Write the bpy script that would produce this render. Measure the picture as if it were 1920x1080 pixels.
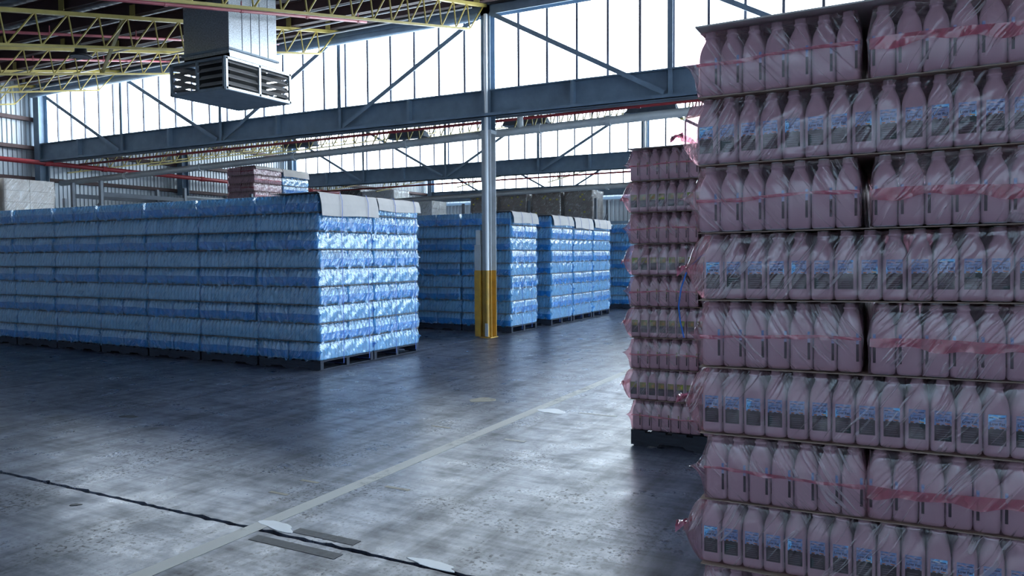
import bpy, bmesh, math, random
from mathutils import Matrix, Vector
random.seed(7)
for o in list(bpy.data.objects): bpy.data.objects.remove(o)
S = bpy.context.scene
COL = S.collection
R = math.radians

# ------------------------------------------------------------------ camera
F = 1430.0; YAW = R(27.7); PITCH = R(2.55); ROLL = R(0.3); EYE = 1.6
fw0 = Vector((-math.sin(YAW), math.cos(YAW), 0)); r0 = Vector((math.cos(YAW), math.sin(YAW), 0)); up = Vector((0, 0, 1))
fw = fw0*math.cos(PITCH) - up*math.sin(PITCH); u0 = fw0*math.sin(PITCH) + up*math.cos(PITCH)
rr = r0*math.cos(ROLL) - u0*math.sin(ROLL); uu = r0*math.sin(ROLL) + u0*math.cos(ROLL)
cd = bpy.data.cameras.new('camera'); cam = bpy.data.objects.new('camera', cd); COL.objects.link(cam)
cd.sensor_width = 36; cd.lens = 36*F/1920; cd.clip_start = 0.05; cd.clip_end = 300
m = Matrix((rr, uu, -fw)).transposed().to_4x4(); m.translation = (0, 0, EYE); cam.matrix_world = m
S.camera = cam

# ------------------------------------------------------------------ world, light, exposure
W = bpy.data.worlds.new('overcast_sky'); S.world = W; W.use_nodes = True
bg = W.node_tree.nodes['Background']; bg.inputs[0].default_value = (0.60, 0.80, 1.0, 1); bg.inputs[1].default_value = 7.0
GLASS_STRENGTH = 8.0
S.view_settings.view_transform = 'Standard'; S.view_settings.look = 'None'
S.view_settings.exposure = 0.62; S.view_settings.gamma = 1.0; S.view_settings.use_curve_mapping = False

S.cycles.max_bounces = 7; S.cycles.diffuse_bounces = 4; S.cycles.glossy_bounces = 3; S.cycles.transmission_bounces = 4
# ------------------------------------------------------------------ materials
M = {}
def nt(name):
    mt = bpy.data.materials.new(name); mt.use_nodes = True; M[name] = mt
    t = mt.node_tree; t.nodes.clear()
    out = t.nodes.new('ShaderNodeOutputMaterial')
    def N(k, **kw):
        n = t.nodes.new('ShaderNode'+k)
        for a, v in kw.items():
            if a.startswith('_'): setattr(n, a[1:], v)
            else: n.inputs[a.replace('_', ' ')].default_value = v
        return n
    return t, out, N, t.links.new
def rgb(c): return (c[0], c[1], c[2], 1)
def plain(name, c, rough=0.5, metal=0.0, var=0.25, scale=6.0, bump=0.0, spec=0.5, stretch=(1, 1, 1), dirt=None, dirt_amt=0.5):
    t, out, N, L = nt(name)
    p = N('BsdfPrincipled', Roughness=rough, Metallic=metal); p.inputs['Specular IOR Level'].default_value = spec
    tc = N('TexCoord'); mp = N('Mapping'); mp.inputs['Scale'].default_value = stretch
    L(tc.outputs['Object'], mp.inputs[0])
    n = N('TexNoise', Scale=scale, Detail=6.0, Roughness=0.6); L(mp.outputs[0], n.inputs['Vector'])
    r = N('ValToRGB'); e = r.color_ramp.elements
    e[0].position = 0.3; e[1].position = 0.72
    a = dirt if dirt else tuple(x*(1-var) for x in c)
    e[0].color = rgb([a[i]*dirt_amt + c[i]*(1-dirt_amt) for i in range(3)] if dirt else a); e[1].color = rgb(tuple(min(1, x*(1+var*0.5)) for x in c))
    L(n.outputs[0], r.inputs[0]); L(r.outputs[0], p.inputs['Base Color'])
    if bump:
        b = N('Bump', Strength=bump, Distance=0.01); L(n.outputs[0], b.inputs['Height']); L(b.outputs[0], p.inputs['Normal'])
    L(p.outputs[0], out.inputs[0]); return M[name]
plain('steel_blue', (0.19, 0.27, 0.36), 0.5, 0.0, 0.25, 3)
plain('steel_light', (0.52, 0.55, 0.58), 0.5, 0, 0.15, 3, dirt=(0.3, 0.28, 0.26))
plain('yellow_steel', (0.46, 0.36, 0.09), 0.5, 0, 0.2, 4)
plain('yellow_paint', (0.60, 0.33, 0.04), 0.45, 0, 0.2, 5, dirt=(0.25, 0.16, 0.05), dirt_amt=0.6)
plain('purlin_brown', (0.075, 0.035, 0.035), 0.6, 0, 0.3, 4)
plain('red_pipe', (0.42, 0.045, 0.055), 0.4, 0, 0.2, 5)
plain('pink_pipe', (0.48, 0.12, 0.14), 0.45, 0, 0.2, 5)
plain('grey_pipe', (0.66, 0.67, 0.66), 0.45, 0, 0.15, 3)
plain('conduit', (0.6, 0.62, 0.63), 0.4, 0.3, 0.15, 3)
plain('corrugated', (0.5, 0.54, 0.58), 0.42, 0.35, 0.2, 1.2, stretch=(1, 1, 0.3))
plain('roof_sheet', (0.34, 0.36, 0.39), 0.5, 0.2, 0.25, 1.0)
plain('block_wall', (0.55, 0.56, 0.57), 0.7, 0, 0.15, 2)
plain('mullion', (0.10, 0.10, 0.13), 0.5, 0, 0.1, 4)
plain('orange_trim', (0.35, 0.13, 0.07), 0.6, 0, 0.3, 6)
plain('galvanised', (0.62, 0.67, 0.72), 0.33, 0.75, 0.45, 55, stretch=(1, 1, 1))
plain('duct_dark', (0.28, 0.33, 0.38), 0.5, 0.4, 0.2, 6)
plain('louvre', (0.36, 0.34, 0.33), 0.5, 0.2, 0.2, 5)
plain('black', (0.015, 0.016, 0.018), 0.5, 0, 0.2, 4)
plain('card', (0.60, 0.55, 0.52), 0.8, 0, 0.10, 3)
plain('pad_card', (0.40, 0.30, 0.23), 0.85, 0, 0.2, 8)
plain('brown_box', (0.22, 0.155, 0.12), 0.55, 0, 0.3, 3, stretch=(1, 1, 4))
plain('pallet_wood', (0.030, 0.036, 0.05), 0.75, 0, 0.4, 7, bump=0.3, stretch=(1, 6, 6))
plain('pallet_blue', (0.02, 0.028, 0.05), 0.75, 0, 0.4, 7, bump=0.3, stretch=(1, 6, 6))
plain('rack_steel', (0.09, 0.11, 0.14), 0.5, 0, 0.2, 4)
plain('rack_upright', (0.2, 0.22, 0.25), 0.5, 0.3, 0.2, 4)
plain('strap_blue', (0.01, 0.07, 0.36), 0.35, 0, 0.1, 4)
plain('strap_bright', (0.01, 0.20, 0.80), 0.35, 0, 0.1, 4)
plain('label_dark', (0.012, 0.018, 0.02), 0.4, 0, 0.3, 60)
plain('label_orange', (0.75, 0.33, 0.06), 0.4, 0, 0.3, 60)
plain('label_white', (0.75, 0.80, 0.85), 0.4, 0, 0.1, 20)
plain('label_navy', (0.012, 0.03, 0.10), 0.4, 0, 0.1, 20)
plain('label_print', (0.20, 0.23, 0.24), 0.4, 0, 0.2, 60)
plain('label_green', (0.28, 0.40, 0.06), 0.4, 0, 0.35, 50)
plain('sign_yellow', (0.55, 0.48, 0.08), 0.5, 0, 0.1, 4)
plain('paint_white', (0.82, 0.84, 0.86), 0.35, 0, 0.06, 4)
plain('tar_patch', (0.06, 0.062, 0.07), 0.55, 0, 0.4, 30)
plain('apron', (0.35, 0.35, 0.35), 0.8, 0, 0.2, 2)
def label_sky():
    t, out, N, L = nt('label_sky')
    p = N('BsdfPrincipled', Roughness=0.35); tc = N('TexCoord'); n = N('TexNoise', Scale=70.0, Detail=3.0)
    L(tc.outputs['Object'], n.inputs['Vector']); r = N('ValToRGB'); e = r.color_ramp.elements
    e[0].position = 0.42; e[0].color = (0.18, 0.54, 0.95, 1); e[1].position = 0.7; e[1].color = (0.60, 0.86, 1.0, 1)
    L(n.outputs[0], r.inputs[0]); L(r.outputs[0], p.inputs['Base Color']); L(p.outputs[0], out.inputs[0])
label_sky()
def glass():
    t, out, N, L = nt('daylit_glass')
    e = N('Emission', Color=(0.75, 0.88, 1.0, 1), Strength=GLASS_STRENGTH); L(e.outputs[0], out.inputs[0])
glass()
def hdpe():
    t, out, N, L = nt('milk_plastic')
    d = N('BsdfPrincipled', Base_Color=(0.86, 0.86, 0.88, 1), Roughness=0.38)
    tr = N('BsdfTranslucent', Color=(0.86, 0.86, 0.9, 1)); mx = N('MixShader', Fac=0.3)
    L(d.outputs[0], mx.inputs[1]); L(tr.outputs[0], mx.inputs[2]); L(mx.outputs[0], out.inputs[0])
hdpe()
def film(name, tint, body, opac, gl=0.085, freq=1.0, bump=0.6, crease_glare=0.5, rough=0.16):
    """thin polythene: tinted see-through sheet with a milky share and glossy creases, pale glare painted along some of them"""
    t, out, N, L = nt(name)
    tc = N('TexCoord'); sp = N('SeparateXYZ'); L(tc.outputs['Object'], sp.inputs[0])
    def mth(op, a, b):
        n = N('Math', _operation=op)
        for i, v in enumerate((a, b)):
            if isinstance(v, (int, float)): n.inputs[i].default_value = v
            else: L(v, n.inputs[i])
        return n.outputs[0]
    inf = N('ObjectInfo')
    u = mth('ADD', sp.outputs[0], sp.outputs[1]); v = sp.outputs[2]
    def streak(kd, fa, fb, seed):
        a = mth('ADD', u, mth('MULTIPLY', v, kd)); b = mth('SUBTRACT', mth('MULTIPLY', u, kd), v)
        c = N('CombineXYZ'); L(mth('MULTIPLY', a, fa*freq), c.inputs[0]); L(mth('MULTIPLY', b, fb*freq), c.inputs[1])
        L(mth('ADD', mth('MULTIPLY', inf.outputs['Random'], 37.0), seed), c.inputs[2])
        n = N('TexNoise', Scale=1.0, Detail=2.0, Roughness=0.5); L(c.outputs[0], n.inputs['Vector'])
        return n.outputs[0]
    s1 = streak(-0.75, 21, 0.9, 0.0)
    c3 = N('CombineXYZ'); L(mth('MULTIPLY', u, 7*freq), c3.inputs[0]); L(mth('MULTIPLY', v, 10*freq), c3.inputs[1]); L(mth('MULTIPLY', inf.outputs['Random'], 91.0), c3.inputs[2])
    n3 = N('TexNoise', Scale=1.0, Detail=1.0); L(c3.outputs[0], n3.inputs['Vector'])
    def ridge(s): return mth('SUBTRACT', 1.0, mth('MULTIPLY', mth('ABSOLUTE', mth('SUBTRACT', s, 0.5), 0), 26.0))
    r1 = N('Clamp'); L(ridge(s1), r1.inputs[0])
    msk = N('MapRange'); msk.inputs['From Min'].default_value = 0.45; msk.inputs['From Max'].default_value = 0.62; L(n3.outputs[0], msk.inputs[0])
    crs_glare = mth('MULTIPLY', r1.outputs[0], msk.outputs[0])  # folds plus painted glare: whitens the film colour and thickens it along creases
    hgt = mth('ADD', mth('ADD', mth('MULTIPLY', r1.outputs[0], 0.35), mth('MULTIPLY', s1, 0.8)), mth('MULTIPLY', n3.outputs[0], 0.8))
    b = N('Bump', Strength=bump, Distance=0.012); L(hgt, b.inputs['Height'])
    tr = N('BsdfTransparent', Color=rgb(tint))
    df = N('BsdfDiffuse'); tl = N('BsdfTranslucent', Color=rgb(body))
    cm = N('Mix', _data_type='RGBA'); L(crs_glare, cm.inputs[0]); cm.inputs[6].default_value = rgb(body); cm.inputs[7].default_value = rgb([0.2*c_+0.78 for c_ in body]); L(cm.outputs[2], df.inputs[0])
    gs = N('BsdfGlossy', Color=(1, 1, 1, 1), Roughness=rough)
    L(b.outputs[0], gs.inputs['Normal'])
    m1 = N('MixShader', Fac=0.5); L(df.outputs[0], m1.inputs[1]); L(tl.outputs[0], m1.inputs[2])
    m2 = N('MixShader'); L(mth('ADD', mth('MULTIPLY', crs_glare, crease_glare), opac), m2.inputs[0]); L(tr.outputs[0], m2.inputs[1]); L(m1.outputs[0], m2.inputs[2])
    lw = N('LayerWeight', Blend=0.5); L(b.outputs[0], lw.inputs['Normal']); fr5 = mth('ADD', mth('MULTIPLY', mth('POWER', lw.outputs['Facing'], 4.0), 0.9), 0.05)
    fac = mth('MINIMUM', mth('ADD', mth('MULTIPLY', fr5, 14.0*gl), gl*0.2), 0.75)
    m3 = N('MixShader'); L(fac, m3.inputs[0]); L(m2.outputs[0], m3.inputs[1]); L(gs.outputs[0], m3.inputs[2])
    L(m3.outputs[0], out.inputs[0])
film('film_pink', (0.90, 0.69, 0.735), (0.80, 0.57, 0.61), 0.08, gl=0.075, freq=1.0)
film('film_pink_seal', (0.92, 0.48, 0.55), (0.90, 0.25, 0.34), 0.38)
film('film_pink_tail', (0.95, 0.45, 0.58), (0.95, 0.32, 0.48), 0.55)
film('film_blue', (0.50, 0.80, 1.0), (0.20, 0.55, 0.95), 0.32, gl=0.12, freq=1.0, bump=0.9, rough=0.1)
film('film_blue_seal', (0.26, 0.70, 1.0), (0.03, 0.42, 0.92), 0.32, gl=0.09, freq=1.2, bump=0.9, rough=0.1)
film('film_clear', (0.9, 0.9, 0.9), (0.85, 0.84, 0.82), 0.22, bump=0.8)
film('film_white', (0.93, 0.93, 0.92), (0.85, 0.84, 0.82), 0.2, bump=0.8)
def worn(name, c):
    t, out, N, L = nt(name)
    tc = N('TexCoord'); n = N('TexNoise', Scale=9.0, Detail=9.0, Roughness=0.75); L(tc.outputs['Object'], n.inputs['Vector'])
    n2 = N('TexNoise', Scale=1.3, Detail=2.0); L(tc.outputs['Object'], n2.inputs['Vector'])
    ad = N('Math', _operation='ADD'); L(n.outputs[0], ad.inputs[0]); L(n2.outputs[0], ad.inputs[1])
    r = N('ValToRGB'); e = r.color_ramp.elements; e[0].position = 0.36; e[0].color = (0.35, 0.35, 0.35, 1); e[1].position = 0.47; e[1].color = (0.85, 0.85, 0.85, 1)
    h = N('Math', _operation='MULTIPLY'); h.inputs[1].default_value = 0.5; L(ad.outputs[0], h.inputs[0]); L(h.outputs[0], r.inputs[0])
    p = N('BsdfPrincipled', Base_Color=rgb(c), Roughness=0.5); tr = N('BsdfTransparent'); mx = N('MixShader')
    L(r.outputs[0], mx.inputs[0]); L(tr.outputs[0], mx.inputs[1]); L(p.outputs[0], mx.inputs[2]); L(mx.outputs[0], out.inputs[0])
worn('line_paint', (0.72, 0.71, 0.66)); worn('faint_paint', (0.40, 0.36, 0.28))
def concrete():
    t, out, N, L = nt('concrete')
    tc = N('TexCoord'); o = tc.outputs['Object']
    def noise(scale, det, st=(1, 1, 1), rot=0, ro=0.6):
        mp = N('Mapping'); mp.inputs['Scale'].default_value = st; mp.inputs['Rotation'].default_value = (0, 0, rot); L(o, mp.inputs[0])
        n = N('TexNoise', Scale=scale, Detail=det, Roughness=ro); L(mp.outputs[0], n.inputs['Vector']); return n.outputs[0]
    def ramp(s, a, b, ca=(0, 0, 0), cb=(1, 1, 1)):
        r = N('ValToRGB'); e = r.color_ramp.elements; e[0].position = a; e[1].position = b; e[0].color = rgb(ca); e[1].color = rgb(cb); L(s, r.inputs[0]); return r.outputs[0]
    def mul(a, b, f=1.0):
        x = N('Mix', _data_type='RGBA', _blend_type='MULTIPLY'); x.inputs[0].default_value = f; L(a, x.inputs[6]); L(b, x.inputs[7]); return x.outputs[2]
    big = noise(0.45, 5); mid = noise(3.2, 8, ro=0.7); fine = noise(38, 5); tyre = noise(1.2, 6, (5, 0.35, 1), 0.12); sweep = noise(2.0, 6, (0.4, 6, 1), 0.5)
    base = ramp(big, 0.36, 0.64, (0.10, 0.118, 0.175), (0.26, 0.29, 0.385))
    c = mul(base, ramp(mid, 0.35, 0.58, (0.5, 0.5, 0.5), (1, 1, 1)))
    c = mul(c, ramp(tyre, 0.38, 0.56, (0.45, 0.44, 0.43), (1, 1, 1)), 0.8)
    c = mul(c, ramp(sweep, 0.38, 0.56, (0.55, 0.55, 0.55), (1, 1, 1)), 0.7)
    # pits: dark specks gathered in patches
    v = N('TexVoronoi', Scale=17.0); mpv = N('Mapping'); mpv.inputs['Scale'].default_value = (1, 0.75, 1); L(o, mpv.inputs[0])
    wn = N('TexNoise', Scale=40.0, Detail=3.0); L(o, wn.inputs['Vector'])
    av = N('Mix', _data_type='VECTOR'); av.inputs[0].default_value = 0.04; L(mpv.outputs[0], av.inputs[4]); L(wn.outputs[1], av.inputs[5]); L(av.outputs[1], v.inputs['Vector'])
    spot = ramp(v.outputs['Distance'], 0.15, 0.27, (1, 1, 1), (0, 0, 0))
    patch = ramp(noise(0.8, 4, ro=0.7), 0.47, 0.60)
    pit = mul(spot, patch)
    pf = mul(ramp(fine, 0.54, 0.60), ramp(noise(1.6, 5), 0.45, 0.60))
    dk = N('Mix', _data_type='RGBA', _blend_type='MIX'); L(pit, dk.inputs[0]); L(c, dk.inputs[6]); dk.inputs[7].default_value = (0.015, 0.015, 0.02, 1)
    dk2 = N('Mix', _data_type='RGBA', _blend_type='MIX'); L(pf, dk2.inputs[0]); L(dk.outputs[2], dk2.inputs[6]); dk2.inputs[7].default_value = (0.03, 0.03, 0.04, 1)
    rg = N('MapRange'); rg.inputs['From Min'].default_value = 0.3; rg.inputs['From Max'].default_value = 0.7; rg.inputs['To Min'].default_value = 0.44; rg.inputs['To Max'].default_value = 0.22; L(mid, rg.inputs[0])
    p = N('BsdfPrincipled'); p.inputs['Specular IOR Level'].default_value = 0.95
    mxp = N('Math', _operation='MAXIMUM'); L(pit, mxp.inputs[0]); L(pf, mxp.inputs[1])
    s1_ = mul(ramp(sweep, 0.40, 0.58, (0.55, 0.55, 0.55)), ramp(tyre, 0.38, 0.56, (0.5, 0.5, 0.5))); s2_ = mul(s1_, ramp(mid, 0.36, 0.56, (0.5, 0.5, 0.5)))
    inv = N('Math', _operation='SUBTRACT'); inv.inputs[0].default_value = 1.1; L(mxp.outputs[0], inv.inputs[1])
    sm = N('Math', _operation='MULTIPLY'); L(s2_, sm.inputs[0]); L(inv.outputs[0], sm.inputs[1]); L(sm.outputs[0], p.inputs['Specular IOR Level'])
    L(dk2.outputs[2], p.inputs['Base Color']); L(rg.outputs[0], p.inputs['Roughness'])
    b = N('Bump', Strength=0.22, Distance=0.006); L(mid, b.inputs['Height']); L(b.outputs[0], p.inputs['Normal'])
    L(p.outputs[0], out.inputs[0])
concrete()

# ------------------------------------------------------------------ mesh helpers
class MB:
    def __init__(s): s.v = []; s.f = []; s.mi = []
    def add(s, vs, fs, mi=0):
        n = len(s.v); s.v += [tuple(v) for v in vs]; s.f += [tuple(i+n for i in f) for f in fs]; s.mi += [mi]*len(fs); return s
    def box(s, a, b, mi=0):
        x0, y0, z0 = a; x1, y1, z1 = b
        return s.add([(x0, y0, z0), (x1, y0, z0), (x1, y1, z0), (x0, y1, z0), (x0, y0, z1), (x1, y0, z1), (x1, y1, z1), (x0, y1, z1)],
              [(0, 3, 2, 1), (4, 5, 6, 7), (0, 1, 5, 4), (1, 2, 6, 5), (2, 3, 7, 6), (3, 0, 4, 7)], mi)
    def bar(s, p0, p1, w, h=None, seg=4, mi=0, roll=None):
        """square (seg 4) or round bar between two points"""
        p0 = Vector(p0); p1 = Vector(p1); d = (p1-p0).normalized(); h = h or w
        a = Vector((0, 0, 1)) if abs(d.z) < 0.95 else Vector((1, 0, 0))
        e1 = d.cross(a).normalized(); e2 = e1.cross(d).normalized(); vs = []
        for p in (p0, p1):
            for k in range(seg):
                t = 2*math.pi*k/seg + (math.pi/4 if seg == 4 else 0); q = math.sqrt(2)/2 if seg == 4 else 0.5
                vs.append(p + e1*math.cos(t)*w*q + e2*math.sin(t)*h*q)
        fs = [(k, (k+1) % seg, seg+(k+1) % seg, seg+k) for k in range(seg)] + [tuple(range(seg))[::-1], tuple(range(seg, 2*seg))]
        return s.add(vs, fs, mi)
    def mesh(s, name, mats, smooth=False):
        me = bpy.data.meshes.new(name); me.from_pydata(s.v, [], s.f)
        for q in (mats if isinstance(mats, (list, tuple)) else [mats]): me.materials.append(M[q])
        if any(s.mi): me.polygons.foreach_set('material_index', s.mi)
        if smooth: me.polygons.foreach_set('use_smooth', [True]*len(me.polygons))
        me.update(); return me
    def build(s, name, mat, parent=None, loc=None, smooth=False):
        return put(name, s.mesh(name, mat, smooth), parent, loc)
def put(name, me, parent=None, loc=None, rz=0.0):
    o = bpy.data.objects.new(name, me); COL.objects.link(o)
    if parent: o.parent = parent
    if loc: o.location = loc
    if rz: o.rotation_euler = (0, 0, rz)
    return o
def empty(name, loc=(0, 0, 0), rz=0.0):
    o = put(name, None, None, loc, rz); o.empty_display_size = 0.1; return o
def tag(o, label, cat, group=None):
    o['label'] = label; o['category'] = cat
    if group: o['group'] = group
    return o
def struct(o, label=None, cat=None):
    o['kind'] = 'structure'
    if label: o['label'] = label
    if cat: o['category'] = cat
    return o
ORD = ['first', 'second', 'third', 'fourth', 'fifth', 'sixth', 'seventh', 'eighth', 'ninth', 'tenth']
def tube(pts, r, seg=8):
    b = MB(); pts = [Vector(p) for p in pts]; vs = []; n = len(pts)
    for i, p in enumerate(pts):
        d = (pts[min(i+1, n-1)] - pts[max(i-1, 0)]).normalized(); a = Vector((0, 0, 1)) if abs(d.z) < 0.95 else Vector((1, 0, 0))
        e1 = d.cross(a).normalized(); e2 = e1.cross(d)
        vs += [p + (e1*math.cos(2*math.pi*k/seg) + e2*math.sin(2*math.pi*k/seg))*r for k in range(seg)]
    fs = [(i*seg+k, i*seg+(k+1) % seg, (i+1)*seg+(k+1) % seg, (i+1)*seg+k) for i in range(n-1) for k in range(seg)]
    fs += [tuple(range(seg))[::-1], tuple(range((n-1)*seg, n*seg))]
    return b.add(vs, fs)

# ------------------------------------------------------------------ setting
XL, XC, XR = -21.4, -7.2, 7.0            # left wall columns, aisle column, right wall columns
BAY = 9.65; G = [12.78 - BAY + BAY*k for k in range(4)]      # clerestory planes
ZG0, ZG1, ZT = 4.25, 4.70, 6.28          # girder bottom, girder top, truss top
SL = 0.207                               # roof slope
PX = [XL + 3.55*k for k in range(9)]     # post lines

# floor: concrete slabs with recessed, broken joints
fl = struct(empty('floor'), 'worn grey concrete warehouse floor slabs', 'floor')
JX = [-24.0, -14.9, -7.25, 0.6, 9.0]; JY = [-8.0, 3.19, 13.1, 23.0, 33.0]
def jag(i, j, k, t): 
    rnd = math.sin(t*31.7+i*5.1)*0.006 + math.sin(t*73.1+j*2.3)*0.005 + math.sin(t*11.0)*0.004 + math.sin(t*157.0)*0.003
    return rnd
for i in range(4):
    for j in range(4):
        x0, x1, y0, y1 = JX[i], JX[i+1], JY[j], JY[j+1]; gx = 0.005; near = (j == 0, j == 1)
        pts = []
        n = 160 if j < 2 else 1
        low = lambda t: y0 + (0.016 + max(0, jag(i, 1, 0, t)*1.3 + 0.004) if j == 1 else 0.006)
        hig = lambda t: y1 - (0.012 + max(0, jag(i, 7, 0, t+3.3)) if j == 0 else 0.006)
        for k in range(n+1):
            t = x0+gx + (x1-x0-2*gx)*k/n; pts.append((t, low(t)))
        for k in range(n, -1, -1):
            t = x0+gx + (x1-x0-2*gx)*k/n; pts.append((t, hig(t)))
        b = MB(); q = len(pts)
        b.add([(p[0], p[1], 0) for p in pts] + [(p[0], p[1], -0.06) for p in pts], [tuple(range(q))] + [((k+1) % q, k, q+k, q+(k+1) % q) for k in range(q)])
        b.build('slab', 'concrete', fl)
MB().box((-24, -8, -0.12), (9, 33, -0.05)).build('sub_base', 'tar_patch', fl)
struct(MB().box((9.01, -30, -0.2), (60, 70, -0.03)).build('ground', 'apron'), 'grey concrete yard outside the warehouse', 'ground')

def corrug(p0, dirv, upv, length, height, pitch=0.125, depth=0.03):
    """trapezoidal ribbed sheet: rides along dirv, stands along upv, ribs along upv"""
    d = Vector(dirv).normalized(); u_ = Vector(upv).normalized(); nn = d.cross(u_).normalized(); b = MB(); p0 = Vector(p0)
    prof = []
    k = 0; s = 0.0
    while s < length:
        for f, h in ((0, 0), (0.5, 0), (0.62, 1), (0.88, 1)): prof.append((min(length, s+f*pitch), h*depth))
        s += pitch
    prof.append((length, 0)); vs = []
    for a, h in prof: vs.append(p0 + d*a + nn*h); vs.append(p0 + d*a + nn*h + u_*height)
    fs = [(2*i, 2*i+2, 2*i+3, 2*i+1) for i in range(len(prof)-1)]
    return b.add(vs, fs)
wl = struct(corrug((-21.75, -8, 0), (0, 1, 0), (0, 0, 1), 41, 6.9).build('wall_left', 'corrugated'), 'grey corrugated metal side wall', 'wall')
for z in (1.4, 2.6, 3.75, 4.6, 5.38):
    MB().box((-21.72, -8, z-0.05), (-21.55, 32.6, z+0.05)).build('girt', 'purlin_brown', wl)
wb = struct(corrug((9, 32.75, 0), (-1, 0, 0), (0, 0, 1), 31, 4.5, 0.2, 0.04).build('wall_far', 'corrugated'), 'grey corrugated far end wall', 'wall')
for z in (1.5, 3.0, 4.1): MB().box((-21.7, 32.62, z-0.06), (9, 32.72, z+0.06)).build('girt', 'steel_blue', wb)
# right wall: block piers, open roller-door bays between them
wr = struct(empty('wall_right'), 'right side wall with open loading doors', 'wall')
piers = [(-8, 4.6), (10.9, 11.5), (16.9, 17.4), (22.9, 23.5), (29.0, 32.8)]
for a, b_ in piers: MB().box((7.4, a, 0), (7.7, b_, 4.4)).build('pier', 'block_wall', wr)
MB().box((7.4, -8, 4.4), (7.7, 32.8, 7.0)).build('upper_wall', 'corrugated', wr)
wk = struct(empty('wall_back'), 'corrugated wall behind the camera', 'wall')
MB().box((-21.7, -8.1, 0), (7.7, -7.9, 7)).build('panel', 'corrugated', wk)

# roof: sheets, purlins
ce = struct(empty('ceiling'), 'sloping corrugated saw-tooth roof on dark red purlins', 'ceiling')
def ztop(y, k): return 6.31 + SL*(y - G[k])          # joist top in the bay that ends at G[k]
for k in range(4):
    y1 = G[k] + 0.25; y0 = y1 - BAY - 0.1; z0 = ztop(y0, k) + 0.27
    corrug((XL-0.4, y0, z0), (1, 0, 0), (0, 1, SL), 29.6, (BAY+0.1)*math.sqrt(1+SL*SL), 0.19, 0.035).build('roof_sheet', 'roof_sheet', ce)
    for q in range(9):
        y = G[k] - 0.35 - q*1.12; z = ztop(y, k)
        b = MB(); b.box((XL-0.3, y-0.012, z+0.02), (8, y+0.012, z+0.24)); b.box((XL-0.3, y-0.05, z+0.225), (8, y+0.05, z+0.245)); b.box((XL-0.3, y-0.05, z+0.02), (8, y+0.05, z+0.036))
        b.build('purlin', 'purlin_brown', ce)

# clerestory windows: one pane per opening, mullions, trim
for k in range(4):
    y = G[k] + 0.16
    w = struct(empty('window_%d' % (k+1), (0, y, 0)), 'tall clerestory glazing strip above the %s girder' % ORD[k], 'window')
    pane = MB().box((-0.286, -0.005, 4.62), (0.286, 0.005, 6.16)).mesh('pane', 'daylit_glass')
    mul = MB().box((-0.022, -0.04, 4.6), (0.022, 0.02, 6.2)).mesh('mullion', 'mullion')
    n = 48; step = 3.55/6
    for q in range(n):
        x = XL + step*(q+0.5); put('pane', pane, w, (x, 0, 0)); put('mullion', mul, w, (x+step/2, -0.01, 0))
    MB().box((XL, -0.05, 6.14), (XR, 0.03, 6.22)).build('head_trim', 'orange_trim', w)
    MB().box((XL, -0.05, 4.58), (XR, 0.03, 4.66)).build('sill', 'mullion', w)
    MB().box((XL-0.3, 0.0, 6.2), (8, 0.04, 6.7)).build('fascia', 'roof_sheet', w)
    MB().box((XL-0.3, 0.02, 4.2), (8, 0.06, 4.6)).build('upstand', 'roof_sheet', w)

# trusses: deep girder, posts, diagonals, top chord
def truss(k):
    y = G[k]
    t = tag(empty('clerestory_truss', (0, y, 0)), ['', 'blue steel truss under the near window strip, tied to the yellow-footed column', 'blue steel truss under the second window strip behind the column', 'blue steel truss under the farthest window strip'][k], 'truss', 'clerestory trusses')
    b = MB(); b.box((XL, -0.006, ZG0), (XR, 0.006, ZG1)); b.box((XL, -0.12, ZG1-0.02), (XR, 0.12, ZG1)); b.box((XL, -0.12, ZG0), (XR, 0.12, ZG0+0.02))
    b.build('girder', 'steel_blue', t)
    b = MB(); b.box((XL, -0.1, ZT-0.012), (XR, 0.1, ZT)); b.box((XL, -0.1, 6.1), (XR, -0.088, ZT)); b.box((XL, 0.088, 6.1), (XR, 0.1, ZT)); b.build('top_chord', 'steel_blue', t)
    b = MB(); b.box((XL, -0.2, ZG0-0.07), (XR, -0.13, ZG0-0.055)); b.box((XL, -0.2, ZG0-0.07), (XR, -0.19, ZG0)); b.build('lower_angle', 'steel_blue', t)
    for i, x in enumerate(PX):
        if abs(x-XL) < 0.1 or abs(x-XC) < 0.1 or abs(x-XR) < 0.1: continue
        b = MB(); b.box((x-0.045, -0.1, ZG0), (x+0.045, -0.088, 6.12)); b.box((x-0.045, -0.1, ZG0), (x-0.035, -0.02, 6.12)); b.build('post', 'steel_blue', t)
    for i in range(8):
        x0, x1 = PX[i], PX[i+1]; xm = (x0+x1)/2
        down = (i % 4) in (0, 1)
        a = (x0+0.1, -0.11, 6.12) if down else (x0+0.1, -0.11, ZG0+0.05); c = (x1-0.1, -0.11, ZG0+0.05) if down else (x1-0.1, -0.11, 6.12)
        MB().bar(a, c, 0.015, 0.085).build('diagonal', 'steel_blue', t)
        b = MB(); b.box((xm-0.03, -0.12, ZG0+0.02), (xm+0.03, -0.004, ZG1-0.02)); b.build('stiffener', 'steel_blue', t)
for k in (1, 2, 3): truss(k)
struct(MB().box((XL, G[0]-0.1, ZG0), (XR, G[0]+0.1, ZG1)).build('trim_1', 'steel_blue'), 'blue girder overhead behind the camera', 'girder')

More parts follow.
